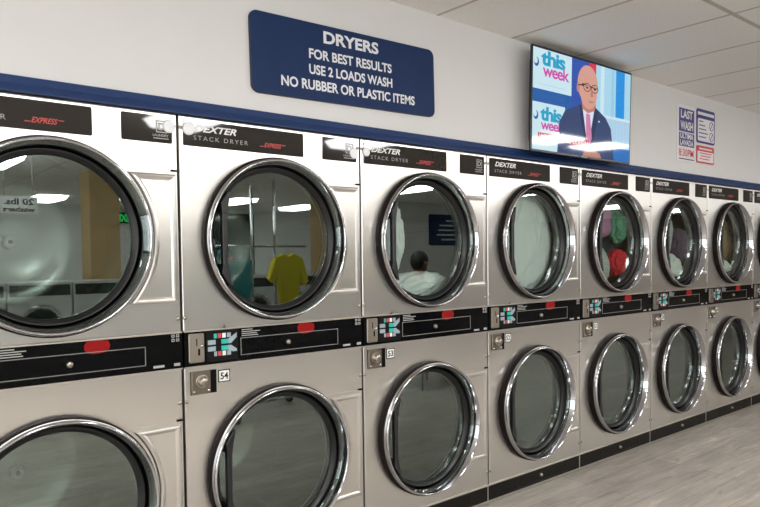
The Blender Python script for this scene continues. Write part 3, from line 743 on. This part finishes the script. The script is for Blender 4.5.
def shirt():
    o = [(-.05, .0), (-.15, -.05), (-.205, -.22), (-.16, -.26), (-.115, -.15), (-.085, -.42), (-.02, -.50), (.03, -.44), (.10, -.40), (.115, -.15), (.16, -.30), (.205, -.26), (.15, -.05), (.05, .0), (0, -.03)]
    m = MB().prism(o[::1], -.035, .035, cham=.012); return m
ob = shirt().build('shirt', M['cloth_yellow'], None, (2.24, -2.75, 1.415)); tag(ob, 'yellow shirt hanging from the cart rail', 'shirt')
MB().tube([(-.16, 0, -.062), (0, 0, .01), (.16, 0, -.062)], .004, 6).tube([(0, 0, .01), (0, 0, .05), (.012, 0, .068), (.02, 0, .075)], .003, 6).build('hanger', M['ltgrey'], ob)
bg = MB(); top = [(-.17, -.09), (.17, -.09), (.17, .09), (-.17, .09)]
bg.v = [(x*.9, y*.9, -.33) for x, y in top]+[(x, y, 0) for x, y in top]+[(x*.96, y*.94, 0) for x, y in top]+[(x*.86, y*.86, -.32) for x, y in top]
for l0 in (0, 4, 8):
    for i in range(4): bg.face([l0+i, l0+(i+1) % 4, l0+4+(i+1) % 4, l0+4+i])
bg.face([3, 2, 1, 0]); bg.face([12, 13, 14, 15])
bgo = bg.build('tote_bag', M['cloth_teal'], None, (1.66, -2.75, 1.36)); tag(bgo, 'teal tote bag hanging from the cart rail', 'bag')
MB().tube([(-.08, -.085, -.02), (-.06, -.05, .08), (0, -.012, .135), (.06, -.05, .08), (.08, -.085, -.02)], .008, 8).build('bag_handle', M['cloth_teal'], bgo)
bt = MB().lathe([(.0001, .0), (.05, .0), (.055, .02), (.055, .2), (.03, .26)], 0, 0, 24, axis='Z').build('detergent_bottle', M['white'], None, (1.68, -2.75, 1.05)); tag(bt, 'white detergent bottle with red cap standing in the teal bag', 'bottle')
MB().lathe([(.034, .26), (.034, .34), (.0001, .34)], 0, 0, 24, axis='Z').build('cap', M['red'], bt)

# seated person on a plastic chair
PX, PY = 3.90, -2.70
ch = empty('waiting_chair', (PX, PY, 0)); ch.scale = (1.07,)*3; tag(ch, 'blue plastic chair with metal legs under the seated person', 'chair')
MB().prism([(-.22, .42), (.22, .43), (.23, .445), (-.22, .44)], -.21, .21).build('seat', M['plastic_blue'], ch)
MB().prism([(-.245, .48), (-.225, .46), (-.28, .84), (-.30, .84)], -.2, .2).build('backrest', M['plastic_blue'], ch)
for x in (-.19, .19):
    for y in (-.17, .17): MB().tube([(x*1.1, y*1.1, 0), (x, y, .42)], .011).build('leg', M['chrome'], ch)
def person():
    root = empty('person', (PX, PY, 0)); root.scale = (1.07,)*3; tag(root, 'seated person in grey shirt and jeans with short dark hair', 'person')
    V = []; E_ = []; R = []
    def ad(p, r, par=None):
        V.append(p); R.append(r)
        if par is not None: E_.append((par, len(V)-1))
        return len(V)-1
    pel = ad((-.08, 0, .56), (.15, .12)); sp = ad((-.10, 0, .72), (.135, .105), pel); chs = ad((-.11, 0, .90), (.155, .11), sp); up = ad((-.10, 0, 1.0), (.12, .085), chs)
    nk = ad((-.075, 0, 1.07), (.05, .05), up); hd0 = ad((-.06, 0, 1.13), (.058, .058), nk); hd1 = ad((-.045, 0, 1.20), (.072, .082), hd0); hd2 = ad((-.05, 0, 1.27), (.066, .078), hd1)
    for sgn in (1, -1):
        h = ad((-.03, sgn*.09, .53), (.085, .085), pel); k = ad((.36, sgn*.12, .52), (.06, .06), h); m = ad((.38, sgn*.12, .30), (.05, .05), k); a = ad((.36, sgn*.12, .08), (.036, .036), m); t = ad((.49, sgn*.13, .045), (.035, .03), a)
        s0 = ad((-.11, sgn*.17, .97), (.055, .055), up); e = ad((-.04, sgn*.22, .72), (.04, .04), s0); w = ad((.18, sgn*.15, .66), (.028, .028), e); hn = ad((.25, sgn*.13, .645), (.03, .02), w)
        for k_ in range(4): f1 = ad((.29, sgn*(.10+.02*k_), .64), (.009, .009), hn); ad((.325-.004*abs(k_-1.5), sgn*(.10+.02*k_), .625), (.008, .008), f1)
        th = ad((.265, sgn*.095, .65), (.010, .010), hn); ad((.30, sgn*.08, .645), (.008, .008), th)
    me = bpy.data.meshes.new('body'); me.from_pydata(V, E_, []); o = bpy.data.objects.new('body', me); COL.objects.link(o); o.parent = root
    sm = o.modifiers.new('skin', 'SKIN')
    for i, r in enumerate(R): me.skin_vertices[0].data[i].radius = r
    me.skin_vertices[0].data[0].use_root = True
    su = o.modifiers.new('sub', 'SUBSURF'); su.levels = 2; su.render_levels = 2
    dg = bpy.context.evaluated_depsgraph_get(); dg.update()
    m2 = bpy.data.meshes.new_from_object(o.evaluated_get(dg)); o.modifiers.clear(); o.data = m2
    for x in ('skin', 'cloth_grey', 'jeans', 'shoe'): m2.materials.append(M[x])
    for p in m2.polygons:
        c = p.center; p.use_smooth = True
        if c.z > 1.045: k = 0
        elif c.z > .60 and c.x < .10 and not (c.z < .62 and c.x > .0): k = 1
        elif c.x > .10 and c.z > .60: k = 0
        elif c.z < .085: k = 3
        else: k = 2
        p.material_index = k
    # hair cap, ears, nose
    bm = bmesh.new(); bmesh.ops.create_uvsphere(bm, u_segments=28, v_segments=18, radius=1)
    for v in bm.verts:
        v.co.x *= .098; v.co.y *= .083; v.co.z *= .105
        if v.co.z < .0 and v.co.x > -.02: v.co *= .7
        v.co += Vector((-.058, 0, 1.235)); v.co += Vector((noise.noise(v.co*60),)*3)*.004
        if v.co.x > .02 and v.co.z < 1.285: v.co.x = .02-.02
    mh = bpy.data.meshes.new('hair'); bm.to_mesh(mh); bm.free(); mh.materials.append(M['hair'])
    for p in mh.polygons: p.use_smooth = True
    hh_ = bpy.data.objects.new('hair', mh); COL.objects.link(hh_); hh_.parent = root
    fc = MB()
    fc.prism([(.025, 1.185), (.052, 1.19), (.03, 1.235)], -.011, .011)
    for sgn in (1, -1): fc.tube([(-.055, sgn*.078, 1.19), (-.05, sgn*.088, 1.21), (-.06, sgn*.086, 1.235)], [.012, .014, .008], 8)
    fc.build('facial_features', M['skin'], root)
    ey = MB()
    for sgn in (1, -1): ey.tube([(.018, sgn*.028, 1.222), (.026, sgn*.028, 1.222)], .008, 8)
    ey.tube([(.022, -.022, 1.158), (.026, 0, 1.156), (.022, .022, 1.158)], .004, 6)
    ey.build('eyes_and_mouth', M['hair'], root)
    return root
person()

# ------------------------------------------------------------------ camera, render look
cam = bpy.data.cameras.new('camera'); co = bpy.data.objects.new('camera', cam); COL.objects.link(co)
f = Vector((.64246, .76544, -.03681)).normalized(); r = Vector((.76561, -.64319, -.01224)); r = (r-f*r.dot(f)).normalized(); u = r.cross(f)
mt = Matrix((r, u, -f)).transposed().to_4x4(); mt.translation = Vector((-1.087, -2.476, 1.374)); co.matrix_world = mt
cam.sensor_width = 36; cam.lens = 36*680.236/760; cam.shift_y = 28.328/760; cam.clip_start = .02
scn.camera = co
w = bpy.data.worlds.new('world'); scn.world = w; w.use_nodes = True
w.node_tree.nodes['Background'].inputs[0].default_value = (1., 1., .99, 1); w.node_tree.nodes['Background'].inputs[1].default_value = SKY  # sky serves as fill, entering through the added west window
vs = scn.view_settings; vs.view_transform = 'Standard'; vs.look = 'None'; vs.exposure = 0.14; vs.gamma = 1; vs.use_curve_mapping = False
scn.cycles.use_denoising = True
scn.cycles.max_bounces = 10; scn.cycles.transparent_max_bounces = 16; scn.cycles.glossy_bounces = 6; scn.cycles.diffuse_bounces = 4
scn.cycles.sample_clamp_indirect = 6.0; scn.cycles.caustics_reflective = False; scn.cycles.caustics_refractive = False
